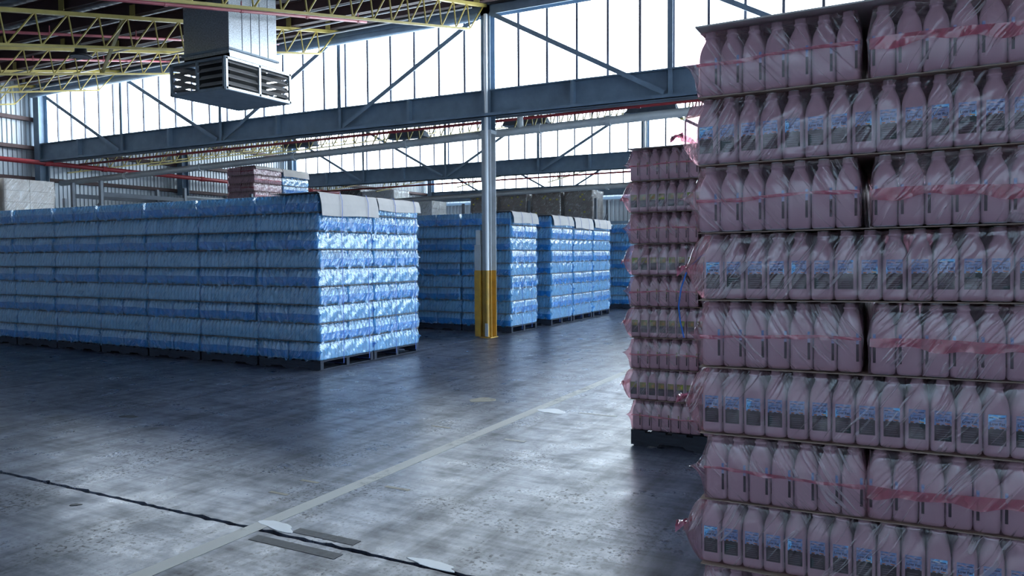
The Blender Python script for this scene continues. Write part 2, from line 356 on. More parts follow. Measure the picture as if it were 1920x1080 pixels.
# columns
def hsec(b, x, y, z0, z1, w=0.2, d=0.2, tf=0.014):
    b.box((x-w/2, y-d/2, z0), (x+w/2, y-d/2+tf, z1)); b.box((x-w/2, y+d/2-tf, z0), (x+w/2, y+d/2, z1)); b.box((x-0.006, y-d/2+tf, z0), (x+0.006, y+d/2-tf, z1)); return b
def column(x, y, label, detail):
    c = tag(empty('steel_column', (x, y, 0)), label, 'column', 'steel columns')
    z1, z2 = 1.29, 3.95
    hsec(MB(), 0, 0, 0, z1).build('painted_foot', 'yellow_paint', c)
    hsec(MB(), 0, 0, z1, z2).build('white_shaft', 'steel_light', c)
    hsec(MB(), 0, 0, z2, 6.3).build('upper_shaft', 'steel_blue', c)
    b = MB(); b.box((-0.115, -0.108, 3.88), (0.115, 0.108, 3.95)); b.build('collar', 'steel_light', c)
    b = MB(); b.bar((0.03, -0.137, 0.02), (0.03, -0.137, 1.29), 0.072, seg=12); b.build('downpipe_foot', 'yellow_paint', c, smooth=False)
    MB().bar((0.03, -0.137, 1.29), (0.03, -0.137, 6.1), 0.072, seg=12).build('downpipe', 'paint_white', c)
    MB().box((-0.12, -0.18, 0), (0.12, 0.12, 0.015)).build('base_plate', 'yellow_paint', c)
    if detail:
        g = MB(); g.box((-0.24, -0.15, 0.02), (-0.115, 0.02, 1.29)); go = g.build('guard_box', 'yellow_paint', c)
        MB().box((-0.242, -0.156, 0.35), (-0.12, -0.151, 1.27)).build('cover_plate', 'yellow_paint', go)
        MB().box((-0.24, -0.15, 1.29), (-0.115, 0.02, 1.78)).build('cable_box', 'steel_light', c)
        MB().box((-0.22, -0.13, 1.78), (-0.13, -0.02, 2.06)).build('switch_box', 'grey_pipe', c)
        MB().box((0.0, -0.185, 0.03), (0.065, -0.175, 0.28)).build('bare_patch', 'steel_light', c)
column(XC, G[1], 'white steel column with bright yellow foot beside the aisle', True)
column(XC, G[2], 'steel column partly hidden above the distant blue pallets', False)
def wallcol(x, y, label, h=6.3):
    c = tag(empty('wall_column', (x, y, 0)), label, 'column', 'columns on the side wall')
    hsec(MB(), 0, 0, 0, h, 0.25, 0.25).build('shaft', 'steel_blue', c); MB().box((-0.17, -0.17, 0), (0.17, 0.17, 0.02)).build('base_plate', 'steel_blue', c)
wallcol(XL, G[1], 'blue steel wall column at left end of the near truss'); wallcol(XL, 17.4, 'blue steel wall column between the two trusses', 5.0)
wallcol(XL, G[2], 'blue steel wall column at left end of the second truss'); wallcol(XL, G[3], 'blue steel wall column in the far left corner')

# joists
def joist(x, k, label, detail=True, ymin=None):
    j = tag(empty('roof_joist', (x, 0, 0)), label, 'joist', 'yellow lattice joists'); D = 0.46
    ye = G[k] - 0.05; y0 = ymin if ymin else G[k-1] + 0.15 if k else G[0]-BAY
    yb = ye - 0.62
    zt = lambda y: ztop(y, k) - 0.02
    b = MB(); b.bar((-0.022, y0, zt(y0)), (-0.022, ye, zt(ye)), 0.034, 0.055); b.bar((0.022, y0, zt(y0)), (0.022, ye, zt(ye)), 0.034, 0.055); b.build('top_chord', 'yellow_steel', j)
    MB().bar((0, y0+0.5, zt(y0+0.5)-D), (0, yb, zt(yb)-D), 0.05, 0.035).build('bottom_chord', 'yellow_steel', j)
    def web(p, q):
        return MB().bar(p, q, 0.026, seg=6)
    segs = []; st = 0.47; y = yb; i = 0
    segs.append(((0, yb, zt(yb)-D), (0, ye-0.1, zt(ye-0.1))))
    while y - st > y0 + 0.5:
        segs.append(((0, y, zt(y)-D), (0, y-0.08, zt(y-0.08))))
        segs.append(((0, y-0.08, zt(y-0.08)), (0, y-st, zt(y-st)-D))); y -= st
    if detail:
        for p, q in segs: web(p, q).build('web_bar', 'yellow_steel', j)
        for q in range(9):
            y = G[k] - 0.35 - q*1.12
            if y > y0: MB().box((-0.06, y-0.07, ztop(y, k)), (0.06, y-0.06, ztop(y, k)+0.17)).build('purlin_cleat', 'yellow_steel', j)
    else:
        b = MB()
        for p, q in segs: b.bar(p, q, 0.022, seg=4)
        o = b.build('web_bars', 'yellow_steel', j); o['kind'] = 'stuff'
    return j
names = {0: 'yellow lattice joist running up beside the far left wall', 1: 'lowest yellow lattice joist at left, ending left of the duct', 2: 'middle yellow lattice joist that ends behind the square duct', 3: 'topmost yellow lattice joist passing behind the square duct', 4: 'yellow lattice joist meeting the top of the aisle column', 5: 'yellow joist just right of the aisle column overhead', 6: 'yellow joist over the pink stacks', 7: 'yellow joist nearest the right wall'}
for i in range(0, 5): joist(PX[i], 1, names[i])
for i in range(8): joist(PX[i] + (0.12 if i == 0 else 0), 2, 'thin yellow joist behind the near girder, %s from the left wall' % ORD[i], False)
for i in range(8): joist(PX[i] + (0.12 if i == 0 else 0), 3, 'faint far joist behind the second girder, %s from the left wall' % ORD[i], False)
tag(MB().bar((-10.8, 7.76, 5.24), (-14.3, 9.8, 5.26), 0.05, 0.05).build('joist_brace', 'yellow_steel'), 'slanting yellow brace bar crossing between the joists left of the duct', 'brace')

# pipes
def pipe(name, pts, r, mat, label, collars=None, seg=10, cmat=None, cat='pipe'):
    e = tag(empty(name), label, cat); tube(pts, r, seg).build('pipe_run', mat, e, smooth=True)
    for c in collars or []:
        a, b_ = Vector(c[0]), Vector(c[1]); MB().bar(a, b_, r*2.5, seg=10).build('coupling', cmat or mat, e)
    return e
def along(p, q, ts, w=0.06):
    p, q = Vector(p), Vector(q); d = (q-p).normalized()
    return [((p+(q-p)*t) - d*w/2, (p+(q-p)*t) + d*w/2) for t in ts]
a, b_ = (-21.3, 13.25, 3.66), (6.9, 13.25, 4.28)
pipe('drain_pipe', [a, b_], 0.078, 'grey_pipe', 'long pale grey drain pipe slung below the near girder', along(a, b_, [0.1, 0.2, 0.31, 0.42, 0.53, 0.58, 0.69, 0.8, 0.92], 0.09))
a, b_ = (-21.3, 22.95, 3.5), (6.9, 22.95, 4.0)
pipe('drain_pipe', [a, b_], 0.085, 'grey_pipe', 'grey drain pipe below the second girder above brown cartons', along(a, b_, [0.15, 0.3, 0.45, 0.6, 0.75, 0.9], 0.09))
pipe('downpipe_branch', [(-7.75, 13.25, 3.97), (-7.5, 13.22, 3.97), (-7.36, 13.1, 4.05), (-7.34, 13.03, 4.22)], 0.07, 'grey_pipe', 'curved grey pipe bend left of the column top')
pipe('downpipe_branch', [(-6.75, 13.25, 4.0), (-6.75, 13.22, 4.3)], 0.06, 'grey_pipe', 'short upright grey pipe right of the column top')
a, b_ = (-21.2, 5, 4.17), (-21.2, 31, 4.17)
pipe('sprinkler_main', [a, b_], 0.065, 'red_pipe', 'thick red sprinkler main along the corrugated left wall', along(a, b_, [0.3, 0.365, 0.42, 0.5, 0.6, 0.7], 0.14))
a, b_ = (-21.1, 13.4, 4.15), (6.5, 13.4, 4.17)
for (x, y0, z0, y1, z1, lab) in [(-8.3, 3.3, 4.06, 10.52, 5.56, 'dull red sprinkler pipe crossing in front of the square duct'), (-12.2, 3.4, 4.295, 12.45, 6.155, 'dull red sprinkler pipe seen through the topmost yellow joist'), (-15.6, 4, 4.455, 12.4, 6.186, 'dull red sprinkler pipe seen through the middle yellow joist')]:
    p = pipe('sprinkler_pipe', [(x, y0, z0), (x, y1, z1)], 0.024, 'pink_pipe', lab, along((x, y0, z0), (x, y1, z1), [0.2, 0.45, 0.62, 0.8, 0.97], 0.05), 8)
    for t in (0.45, 0.62, 0.8, 0.97):
        y = y0+(y1-y0)*t; z = z0+(z1-z0)*t
        MB().bar((x, y, z), (x, y, z+0.13), 0.018, seg=6).build('sprinkler_head', 'pink_pipe', p)
pipe('sprinkler_pipe', [(-21.0, 13.6, 4.2), (6.5, 13.6, 4.36)], 0.03, 'red_pipe', 'thin red pipe tucked under the near girder', along((-21, 13.6, 4.2), (6.5, 13.6, 4.36), [0.2, 0.4, 0.6, 0.8], 0.08), 8)
pipe('sprinkler_pipe', [(-21.0, 23.3, 4.1), (6.5, 23.3, 4.3)], 0.03, 'red_pipe', 'thin red pipe under the second girder', None, 8)
for (y, dz, lab) in [(12.35, -0.02, 'pale conduit just below the near roof edge'), (11.3, 0.0, 'pale conduit along the purlins beside the duct'), (9.9, 0.0, 'pale conduit crossing the roof left of the duct')]:
    z = ztop(y, 1) + dz
    pipe('conduit_run', [(XL, y, z-0.12), (-7.3, y, z-0.04)], 0.016, 'conduit', lab, None, 6, cat='conduit')
for (y, z, r) in [(12.55, 6.0, 0.07)]:
    pipe('conduit_run', [(XL, y, z), (-7.3, y, z+0.04)], r, 'steel_blue', 'round blue tie tube along the roof edge by the window head', None, 10, cat='tie tube')

# duct with louvred outlet box
d = tag(empty('air_duct', (-9.33, 8.52, 4.0)), 'square galvanised air duct with louvred outlet box hanging from the roof', 'duct')
dx0, dx1, dy0, dy1 = -0.60, 0.55, -0.62, 0.68
b = MB(); sx0, sx1, sy0, sy1 = -0.48, 0.475, -0.47, 0.47
b.box((sx0, sy0, 0.50), (sx1, sy1, 2.0)); b.build('shaft', 'galvanised', d)
for q in range(4):
    x = sx1; y = sy0 + 0.25 + q*0.17; MB().box((x, y-0.004, 0.62), (x+0.006, y+0.004, 2.0)).build('shaft_seam', 'duct_dark', d)
b = MB(); z = 0.60; b.box((sx0-0.03, sy0-0.03, z), (sx1+0.03, sy0, z+0.03)); b.box((sx0-0.03, sy1, z), (sx1+0.03, sy1+0.03, z+0.03)); b.box((sx0-0.03, sy0, z), (sx0, sy1, z+0.03)); b.box((sx1, sy0, z), (sx1+0.03, sy1, z+0.03)); b.build('flange', 'duct_dark', d)
MB().box((dx0, dy0, -0.01), (dx1, dy1, 0.0)).build('bottom_panel', 'duct_dark', d)
b = MB(); b.box((dx0, dy0, 0.46), (sx0, dy1, 0.47)); b.box((sx1, dy0, 0.46), (dx1, dy1, 0.47)); b.box((sx0, dy0, 0.46), (sx1, sy0, 0.47)); b.box((sx0, sy1, 0.46), (sx1, dy1, 0.47)); b.box((sx0, sy0, 0.46), (sx1, sy0+0.01, 0.55)); b.build('top_panel', 'duct_dark', d)
MB().box((-0.36, -0.36, 0.0), (0.36, 0.36, 0.47)).build('shade_core', 'black', d)  # black core added so the inside of the outlet box looks dark
def grille(p, q, nm):
    """louvred opening between two bottom corners"""
    p, q = Vector(p), Vector(q); dv = (q-p).normalized(); out_ = Vector((dv.y, -dv.x, 0)); ln = (q-p).length
    b = MB()
    for s in (0, ln/2, ln): b.bar(p+dv*min(max(s, .02), ln-.02), p+dv*min(max(s, .02), ln-.02)+Vector((0, 0, 0.46)), 0.035, 0.035)
    for z in (0.015, 0.445): b.bar(p+Vector((0, 0, z)), q+Vector((0, 0, z)), 0.035, 0.035)
    g = b.build('outlet_frame', 'galvanised' if nm else 'duct_dark', d)
    for k in range(4):
        z = 0.07 + k*0.105
        for s0, s1 in ((0.03, ln/2-0.02), (ln/2+0.02, ln-0.03)):
            a0 = p+dv*s0 + Vector((0, 0, z)); a1 = p+dv*s1 + Vector((0, 0, z)); w = -out_*0.06 + Vector((0, 0, 0.062)); th = Vector((0, 0, 0.004))
            MB().add([a0, a1, a1+w, a0+w, a0+th, a1+th, a1+w+th, a0+w+th], [(0, 1, 2, 3), (7, 6, 5, 4), (0, 4, 5, 1), (1, 5, 6, 2), (2, 6, 7, 3), (3, 7, 4, 0)]).build('louvre_blade', 'louvre', g)
grille((dx0, dy0, 0), (dx1, dy0, 0), 0); grille((dx1, dy0, 0), (dx1, dy1, 0), 1); grille((dx1, dy1, 0), (dx0, dy1, 0), 0); grille((dx0, dy1, 0), (dx0, dy0, 0), 0)

# hanging lamps
def highbay(x, y, z, label):
    l = tag(empty('high_bay_lamp', (x, y, z)), label, 'lamp', 'ceiling lamps')
    b = MB(); n = 16; prof = [(0.05, 0.16), (0.09, 0.15), (0.1, 0.07), (0.17, 0.04), (0.18, 0.0), (0.165, -0.005)]
    vs = [(r_*math.cos(2*math.pi*k/n), r_*math.sin(2*math.pi*k/n), h) for r_, h in prof for k in range(n)]
    fs = [(i*n+k, (i+1)*n+k, (i+1)*n+(k+1) % n, i*n+(k+1) % n) for i in range(len(prof)-1) for k in range(n)] + [tuple(range(n))]
    b.add(vs, fs).build('housing', 'black', l, smooth=True)
    MB().bar((0, 0, 0.0), (0, 0, 0.008), 0.32, seg=16).build('lens', 'louvre', l); MB().bar((0, 0, 0.15), (0, 0, 0.45), 0.012, seg=6).build('cable', 'black', l)
highbay(-12.7, 8.31, 5.02, 'small black bell lamp hanging among the yellow joists')
def trough(x, y, z, label, L_=1.2):
    l = tag(empty('trough_lamp', (x, y, z)), label, 'lamp', 'trough lamps')
    h = L_/2; b = MB(); b.add([(-h, -0.17, 0), (h, -0.17, 0), (h, 0.17, 0), (-h, 0.17, 0), (-h+0.06, -0.06, 0.17), (h-0.06, -0.06, 0.17), (h-0.06, 0.06, 0.17), (-h+0.06, 0.06, 0.17)], [(4, 5, 6, 7), (0, 1, 5, 4), (1, 2, 6, 5), (2, 3, 7, 6), (3, 0, 4, 7)]); b.build('reflector', 'duct_dark', l)
    MB().bar((-h+0.05, 0, 0.06), (h-0.05, 0, 0.06), 0.03, seg=8).build('tube_lamp', 'paint_white', l)
    for s in (-1, 1): MB().bar((s*h*0.7, 0, 0.16), (s*h*0.7, 0, 0.6), 0.012, seg=6).build('hanger', 'black', l)
for x, y, z, s in [(-12.05, 17, 4.72, 'dark trough lamp left of the column under the second roof'), (-8.5, 17, 4.78, 'dark trough lamp just right of the column top'), (-5.3, 17, 4.80, 'dark trough lamp beside the upper pink stack edge'), (-15.9, 17, 4.76, 'dark trough lamp far left under the near girder')]: trough(x, y, z, s)

# ------------------------------------------------------------------ floor markings
strip = MB(); strip.box((-3.455, 1.2, 0.0005), (-3.345, 20.5, 0.002)); tag(strip.build('floor_line', 'line_paint'), 'long worn white line painted along the aisle floor', 'floor marking')
def blob(cx, cy, rx, ry, label, seed, mat='paint_white', rot=0, name='paint_spill', cat='paint spill'):
    rd = random.Random(seed); n = 26; ph = [rd.uniform(0, 6.28) for _ in range(4)]; vs = []
    for k in range(n):
        t = 2*math.pi*k/n; q = 1 + 0.16*math.sin(2*t+ph[0]) + 0.12*math.sin(3*t+ph[1]) + 0.08*math.sin(5*t+ph[2]) + rd.uniform(-.05, .05)
        x, y = rx*q*math.cos(t), ry*q*math.sin(t); vs.append((x*math.cos(rot)-y*math.sin(rot), x*math.sin(rot)+y*math.cos(rot)))
    b = MB(); b.add([(x, y, 0.0032) for x, y in vs] + [(x*1.02, y*1.02, 0.0004) for x, y in vs], [tuple(range(n))] + [((k+1) % n, k, n+k, n+(k+1) % n) for k in range(n)])
    tag(b.build(name, mat, None, (cx, cy, 0)), label, cat, 'paint spills' if name == 'paint_spill' else None)
blob(-3.30, 3.285, 0.13, 0.055, 'bright white paint spill where the line meets the crack', 3, rot=-0.2)
blob(-2.17, 3.235, 0.16, 0.035, 'white paint spill along the crack at bottom edge', 5, rot=-0.05)
blob(-4.16, 7.21, 0.10, 0.17, 'pale paint blot left of the white line', 8, 'faint_paint', rot=-0.5)
blob(-3.22, 7.0, 0.14, 0.11, 'white paint blot right of the white line', 11, rot=0.1)
for (x, y, w, l, lab) in [(-2.98, 3.09, 0.62, 0.075, 'dark tar strip along the near side of the crack'), (-2.93, 3.285, 0.45, 0.07, 'dark tar strip along the far side of the crack')]:
    tag(MB().box((x-w/2, y-l/2, 0.0005), (x+w/2, y+l/2, 0.0022)).build('tar_strip', 'tar_patch'), lab, 'floor patch', 'tar strips')
for i, (x, y, w, l, lab) in enumerate([(-3.0, 5.75, 0.2, 0.05, 'short white dash right of the line, nearest'), (-2.75, 7.05, 0.4, 0.05, 'short white dash beside the white paint blot'), (-3.75, 3.75, 0.16, 0.03, 'faint yellow tick left of the line, nearest the crack'), (-3.85, 5.9, 0.2, 0.035, 'faint yellow tick left of the line, mid aisle'), (-3.1, 4.2, 0.2, 0.035, 'faint yellow tick just right of the line'), (-3.75, 4.05, 0.16, 0.03, 'second faint yellow tick left of the line')]):
    tag(MB().box((x-w/2, y-l/2, 0.0005), (x+w/2, y+l/2, 0.0018)).build('floor_dash', 'line_paint' if i < 2 else 'faint_paint'), lab, 'floor marking', 'floor dashes')
for x, y, s, lab in [(-4.75, 2.98, 0.035, 'small black debris scrap on the near slab'), (-6.9, 4.9, 0.09, 'flat dark rag on the floor at far left')]:
    blob(x, y, s, s*0.6, lab, int(x*-100), 'tar_patch', 0.3, 'floor_scrap', 'debris')

# ------------------------------------------------------------------ bottles and packs
PL, PW, NX, NY = 1.165, 0.565, 15, 7     # pack length, width, bottles along, bottles across
BX, BY, BH, LH = PL/NX, PW/NY, 0.248, 0.257
def bottle_geo(b, cx, cy, n, rings):
    vs = []; hx, hy = BX/2-0.001, BY/2-0.001
    for z, s, e in rings:
        for k in range(n):
            t = 2*math.pi*(k+0.5)/n; c_, s_ = math.cos(t), math.sin(t); ax = hx*s; ay = hy*s
            if e <= 2: ax = ay = 0.038*s
            vs.append((cx + ax*math.copysign(abs(c_)**(2/e), c_), cy + ay*math.copysign(abs(s_)**(2/e), s_), z))
    m_ = len(rings)
    fs = [(i*n+k, i*n+(k+1) % n, (i+1)*n+(k+1) % n, (i+1)*n+k) for i in range(m_-1) for k in range(n)] + [tuple(range(n))[::-1], tuple(range((m_-1)*n, m_*n))]
    b.add(vs, fs)
HI = [(0, .86, 4), (.004, .95, 4.5), (.014, 1, 5), (.135, 1, 5), (.150, .985, 4.4), (.168, .93, 3.5), (.184, .82, 2.8), (.198, .66, 2.3), (.210, .52, 2), (.219, .50, 2), (.2195, .57, 2), (.226, .57, 2), (.2265, .48, 2), (.243, .48, 2)]
LO = [(0, .9, 4), (.012, 1, 5), (.14, 1, 5), (.170, .92, 3.2), (.198, .66, 2.2), (.214, .50, 2), (.243, .50, 2)]
HI = [(z*BH/.243, a, e) for z, a, e in HI]; LO = [(z*BH/.243, a, e) for z, a, e in LO]
b = MB(); bottle_geo(b, 0, 0, 20, HI); BOTTLE = b.mesh('bottle', 'milk_plastic', True)
ROWS = {}
def rows_mesh(skip):
    if skip not in ROWS:
        b = MB()
        for i in range(NX):
            for j in range(NY):
                if ('j0' in skip and j == 0) or ('i0' in skip and i == 0) or ('i1' in skip and i == NX-1): continue
                bottle_geo(b, -PL/2+BX*(i+.5), -PW/2+BY*(j+.5), 12, LO)
        ROWS[skip] = b.mesh('bottle_rows', 'milk_plastic', True)
    return ROWS[skip]
def text_geo(s, size):
    cu = bpy.data.curves.new('t', 'FONT'); cu.body = s; cu.size = size; cu.align_x = 'CENTER'; cu.resolution_u = 2; cu.offset = 0.0003
    ob = bpy.data.objects.new('t', cu); COL.objects.link(ob); dg = bpy.context.evaluated_depsgraph_get()
    me = ob.evaluated_get(dg).to_mesh(); vs = [tuple(v.co) for v in me.vertices]; fs = [tuple(p.vertices) for p in me.polygons]
    bpy.data.objects.remove(ob); bpy.data.curves.remove(cu); return vs, fs
def make_label(kind):
    b = MB(); y = -BY/2 - 0.0004; w = 0.0255; z0, z1 = 0.040, 0.142; zm = z0 + 0.5*(z1-z0)
    def q(x0, x1, a, c, mi, off=0.0):
        b.add([(x0, y-off, a), (x1, y-off, a), (x1, y-off, c), (x0, y-off, c)], [(0, 1, 2, 3)], mi)
    q(-w, w, zm, z1, 0); q(-w, w, z0, zm, 1)
    n = 12                                       # ragged dark skyline over the picture
    for k in range(n):
        x0 = -w + 2*w*k/n; q(x0, x0+2*w/n, zm, zm+0.002+0.004*abs(math.sin(k*2.3)), 1, 0.0002)
    if kind == 'blue':
        q(-w*0.8, -w*0.35, zm+0.006, zm+0.009, 2, 0.0003); q(w*0.25, w*0.85, zm+0.007, zm+0.0105, 2, 0.0003)
        vs, fs = text_geo('Low Fat', 0.0135); b.add([(v[0], y-0.0006, zm+0.016+v[1]) for v in vs], fs, 4)
        q(-w*0.5, w*0.5, zm+0.0295, zm+0.031, 4, 0.0003)
        b.add([(-w*.9, y-.0004, z1-.008), (-w*.2, y-.0004, z1-.011), (w*.3, y-.0004, z1-.016), (w*.1, y-.0004, z1-.010), (-w*.3, y-.0004, z1-.005)], [(0, 1, 2, 3, 4)], 3)
        q(w*0.15, w*0.85, z1-0.011, z1-0.0085, 4, 0.0003); q(-w*0.9, -w*0.45, z1-0.012, z1-0.0098, 4, 0.0003)
    else:
        q(-w*0.1, w*0.7, zm+0.012, zm+0.036, 2, 0.0003)
    for k in range(5):
        a = z0 + 0.008 + k*0.0075; q(-w*0.75, w*(0.75-0.12*(k % 3)), a, a+0.0022, 5, 0.0003)
    x = BX/2 - 0.0004                            # label edge folded round the bottle's flank
    for s in (-1, 1):
        for a, c, mi in ((z0, z0+0.062, 1), (z0+0.062, z1, 0)):
            vs = [(s*x, -0.0315, a), (s*x, -0.0225, a), (s*x, -0.0225, c), (s*x, -0.0315, c)]
            b.add(vs, [(0, 1, 2, 3) if s > 0 else (3, 2, 1, 0)], mi)
    return b.mesh('label', ['label_sky', 'label_dark', 'label_orange', 'label_white', 'label_navy', 'label_print'] if kind == 'blue' else ['label_green', 'label_dark', 'sign_yellow', 'label_white', 'label_navy', 'label_print'])
LABEL = {'blue': make_label('blue'), 'green': make_label('green')}

FILM = {}
def film_mesh(mat, ear_p, ear_n, bul_p, bul_n, seed):
    key = (mat, ear_p, ear_n, bul_p, bul_n, seed)
    if key in FILM: return FILM[key]
    rd = random.Random(seed*77+5)
    g = 0.004; hw = PW/2 + g; ch = 0.014; zt = BH + 0.002; zs = 0.150
    # ring outline (y, z, kind) going round from left-middle over the top
    ring = []
    zb = 0.003
    side = [zb + (zs-zb)*t for t in (0.0, 0.12, 0.3, 0.5, 0.7, 0.88, 1.0)]
    up_ = [(-hw, z, 's') for z in side if z >= 0.075]; slope = [(-hw+ch*t, zs+(zt-zs)*(t**0.8), 'c') for t in (0.25, 0.5, 0.75)]
    top = [(-hw+ch+(2*hw-2*ch)*k/28, zt, 't') for k in range(29)]
    half = up_ + slope + top + [(-y, z, k) for y, z, k in reversed(slope)] + [(-y, z, k) for y, z, k in reversed(up_)]
    low = [(hw, z, 's') for z in reversed(side) if z < 0.075] + [(hw - 2*hw*k/14, zb, 'b') for k in range(1, 14)] + [(-hw, z, 's') for z in side if z < 0.075]
    ring = half + low; n = len(ring); nh = len(half)
    w1 = [rd.uniform(0, 6.28) for _ in range(6)]
    def body(x, y, z, kind):
        fx = (x+PL/2)/BX; dipx = 0.5-0.5*math.cos(2*math.pi*(fx))     # 1 at bottle centre
        fy = (y+PW/2)/BY; dipy = 0.5-0.5*math.cos(2*math.pi*fy)
        wob = 0.0022*math.sin(x*23+z*31+w1[0]) + 0.0018*math.sin(x*41-z*57+w1[1])
        if kind == 's': s = math.copysign(1, y); return (x, y - s*(1-dipx)*0.002 + s*wob, z)
        if kind == 'c': s = math.copysign(1, y); return (x, y - s*(1-dipx)*0.003 + s*wob, z - (1-dipx)*0.004)
        if kind == 't': return (x, y, z - (1-dipx*dipy)*0.009)
        return (x, y, z)
    b = MB(); xs = [-PL/2-g + (PL+2*g)*k/60 for k in range(61)]; vs = []
    # end caps drawn to a horizontal seal line at mid height
    def cap(sgn, ear_a, ear_b, bul):
        rows = []
        per = [0.0]
        for t in (0.25, 0.5, 0.75, 1.0):
            r_ = []
            for idx, (y, z, kind) in enumerate(ring):
                zs_ = 0.122
                q = 1 - min(1, abs(z-zs_)/0.128) if kind in 'sc' else 0
                ear = (ear_a if y > 0 else ear_b)*q
                yt = y + math.copysign(ear, y); 
                fy = (y+PW/2)/BY; bump_ = 0.005*abs(math.sin(math.pi*fy))
                xx = sgn*(PL/2+g + bul*(t**0.75) + bump_*math.sin(math.pi*min(t*0.7, 1)) + 0.003*math.sin(y*37+t*5+w1[2])*t)
                if kind in 'sc' and ear > 0.02: xx -= sgn*bul*0.3*q*t
                r_.append((xx, y + (yt-y)*t, z + (zs_ + 0.006*math.sin(y*9+w1[3]) - z)*t))
            rows.append(r_)
        return rows
    secs = list(reversed(cap(-1, ear_p, ear_n, bul_n))) + [[body(x, *p) for p in ring] for x in xs] + cap(1, ear_p, ear_n, bul_p)
    for s_ in secs: vs += s_
    fs = [(i*n+k, (i+1)*n+k, (i+1)*n+(k+1) % n, i*n+(k+1) % n) for i in range(len(secs)-1) for k in range(n)]
    b.add(vs, fs); FILM[key] = b.mesh('film_wrap', mat, True); return FILM[key]
FLAP = {}
def flap_mesh(mat, drop, ends, seed, ear=0.0, tail=False, bul=0.014, body=True):
    key = (mat, drop, ends, seed, ear, tail, bul, body)
    if key in FLAP: return FLAP[key]
    rd = random.Random(seed+300); b = MB(); ph = [rd.uniform(0, 6) for _ in range(6)]
    for sgn in ends:
        ny, nz = 29, 4; vs = []
        for j in range(nz):
            for k in range(ny):
                y = -PW/2 - 0.0 + (PW+ear)*k/(ny-1); t = j/(nz-1)
                dr = drop*(1 + 0.22*math.sin(y*17+ph[0]) + 0.15*math.sin(y*41+ph[1]))
                z = 0.126 + 0.006*math.sin(y*9+ph[3]) - dr*t
                x = sgn*(PL/2 + 0.006 + bul + 0.005*math.sin(y*60+t*3+ph[2])*t + 0.004*math.sin(y*25+ph[4]))
                vs.append((x, y, z))
        if body: b.add(vs, [(j*ny+k, j*ny+k+1, (j+1)*ny+k+1, (j+1)*ny+k) for j in range(nz-1) for k in range(ny-1)])
        if tail:                     # gathered end of the seal sticking out
            n2, m2 = 6, 6; vs = []
            for j in range(m2):
                for k in range(n2):
                    t = j/(m2-1); s = k/(n2-1) - 0.5
                    y = -PW/2 + 0.05 + s*(0.025+0.03*t); zz = 0.128 - 0.02*t*t*(0.6+abs(s)) + 0.012*math.sin(s*14+ph[5]+t*2) + s*0.02*t
                    vs.append((sgn*(PL/2 + bul + 0.005 + tail*t*(1-0.25*abs(s))), y + 0.006*math.sin(t*9), zz))
            b.add(vs, [(j*n2+k, j*n2+k+1, (j+1)*n2+k+1, (j+1)*n2+k) for j in range(m2-1) for k in range(n2-1)])
    FLAP[key] = b.mesh('film_seal', mat, True); return FLAP[key]

def pack(loc, rz, colour, label, group, front=None, lab=None, ear=(0.006, 0.006), bul=(0.014, 0.014), seed=0, drop=None, tail=0, tilt=0.0, ends=(-1, 1)):
    """one film-wrapped tray of bottles; front: which outer row is built bottle by bottle"""
    p = empty('bottle_pack', loc, rz); tag(p, label, 'bottle pack', group)
    if tilt: p.rotation_euler = (Matrix.Rotation(tilt, 4, 'Y') @ Matrix.Rotation(rz, 4, 'Z')).to_euler()
    fronts = front or ()
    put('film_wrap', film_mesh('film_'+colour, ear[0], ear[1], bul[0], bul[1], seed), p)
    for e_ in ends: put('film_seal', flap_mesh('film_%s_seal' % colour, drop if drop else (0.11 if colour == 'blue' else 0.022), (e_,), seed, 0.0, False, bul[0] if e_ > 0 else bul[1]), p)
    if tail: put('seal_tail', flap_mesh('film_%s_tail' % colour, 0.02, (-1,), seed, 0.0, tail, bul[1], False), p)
    o = put('bottle_rows', rows_mesh(tuple(sorted(fronts))), p); o['kind'] = 'stuff'
    done = set()
    for f in fronts:
        idx = [(i, 0) for i in range(NX)] if f == 'j0' else [(0 if f == 'i0' else NX-1, j) for j in range(NY)]
        for i, j in idx:
            if (i, j) in done: continue
            done.add((i, j))
            q = put('bottle', BOTTLE, p, (-PL/2+BX*(i+.5), -PW/2+BY*(j+.5), 0))
            if lab: put('label', LABEL[lab], q)
    return p

# pallet: three bearers along x, deck boards across
PAL = {}
def pallet(x, y, z, mat, label, group, rz=0):
    p = tag(empty('pallet', (x, y, z), rz), label, 'pallet', group)
    if mat not in PAL:
        bm_ = MB()
        bm_.add([(-.58, -.03, .012), (-.36, -.03, .012), (-.34, -.03, .035), (-.14, -.03, .035), (-.12, -.03, .012), (.12, -.03, .012), (.14, -.03, .035), (.34, -.03, .035), (.36, -.03, .012), (.58, -.03, .012), (.58, -.03, .118), (-.58, -.03, .118)] +
                [(-.58, .03, .012), (-.36, .03, .012), (-.34, .03, .035), (-.14, .03, .035), (-.12, .03, .012), (.12, .03, .012), (.14, .03, .035), (.34, .03, .035), (.36, .03, .012), (.58, .03, .012), (.58, .03, .118), (-.58, .03, .118)],
                [tuple(range(12)), tuple(range(23, 11, -1))] + [(k, 12+k, 12+(k+1) % 12, (k+1) % 12) for k in range(12)])
        PAL[mat] = (bm_.mesh('bearer', mat), MB().box((-0.06, -.5825, .118), (0.06, .5825, .135)).mesh('deck_board', mat), MB().box((-0.055, -.5825, 0), (0.055, .5825, .012)).mesh('base_board', mat))
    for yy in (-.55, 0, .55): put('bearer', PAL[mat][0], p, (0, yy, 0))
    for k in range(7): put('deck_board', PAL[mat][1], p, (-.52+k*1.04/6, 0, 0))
    for xx in (-.5, 0, .5): put('base_board', PAL[mat][2], p, (xx, 0, 0))
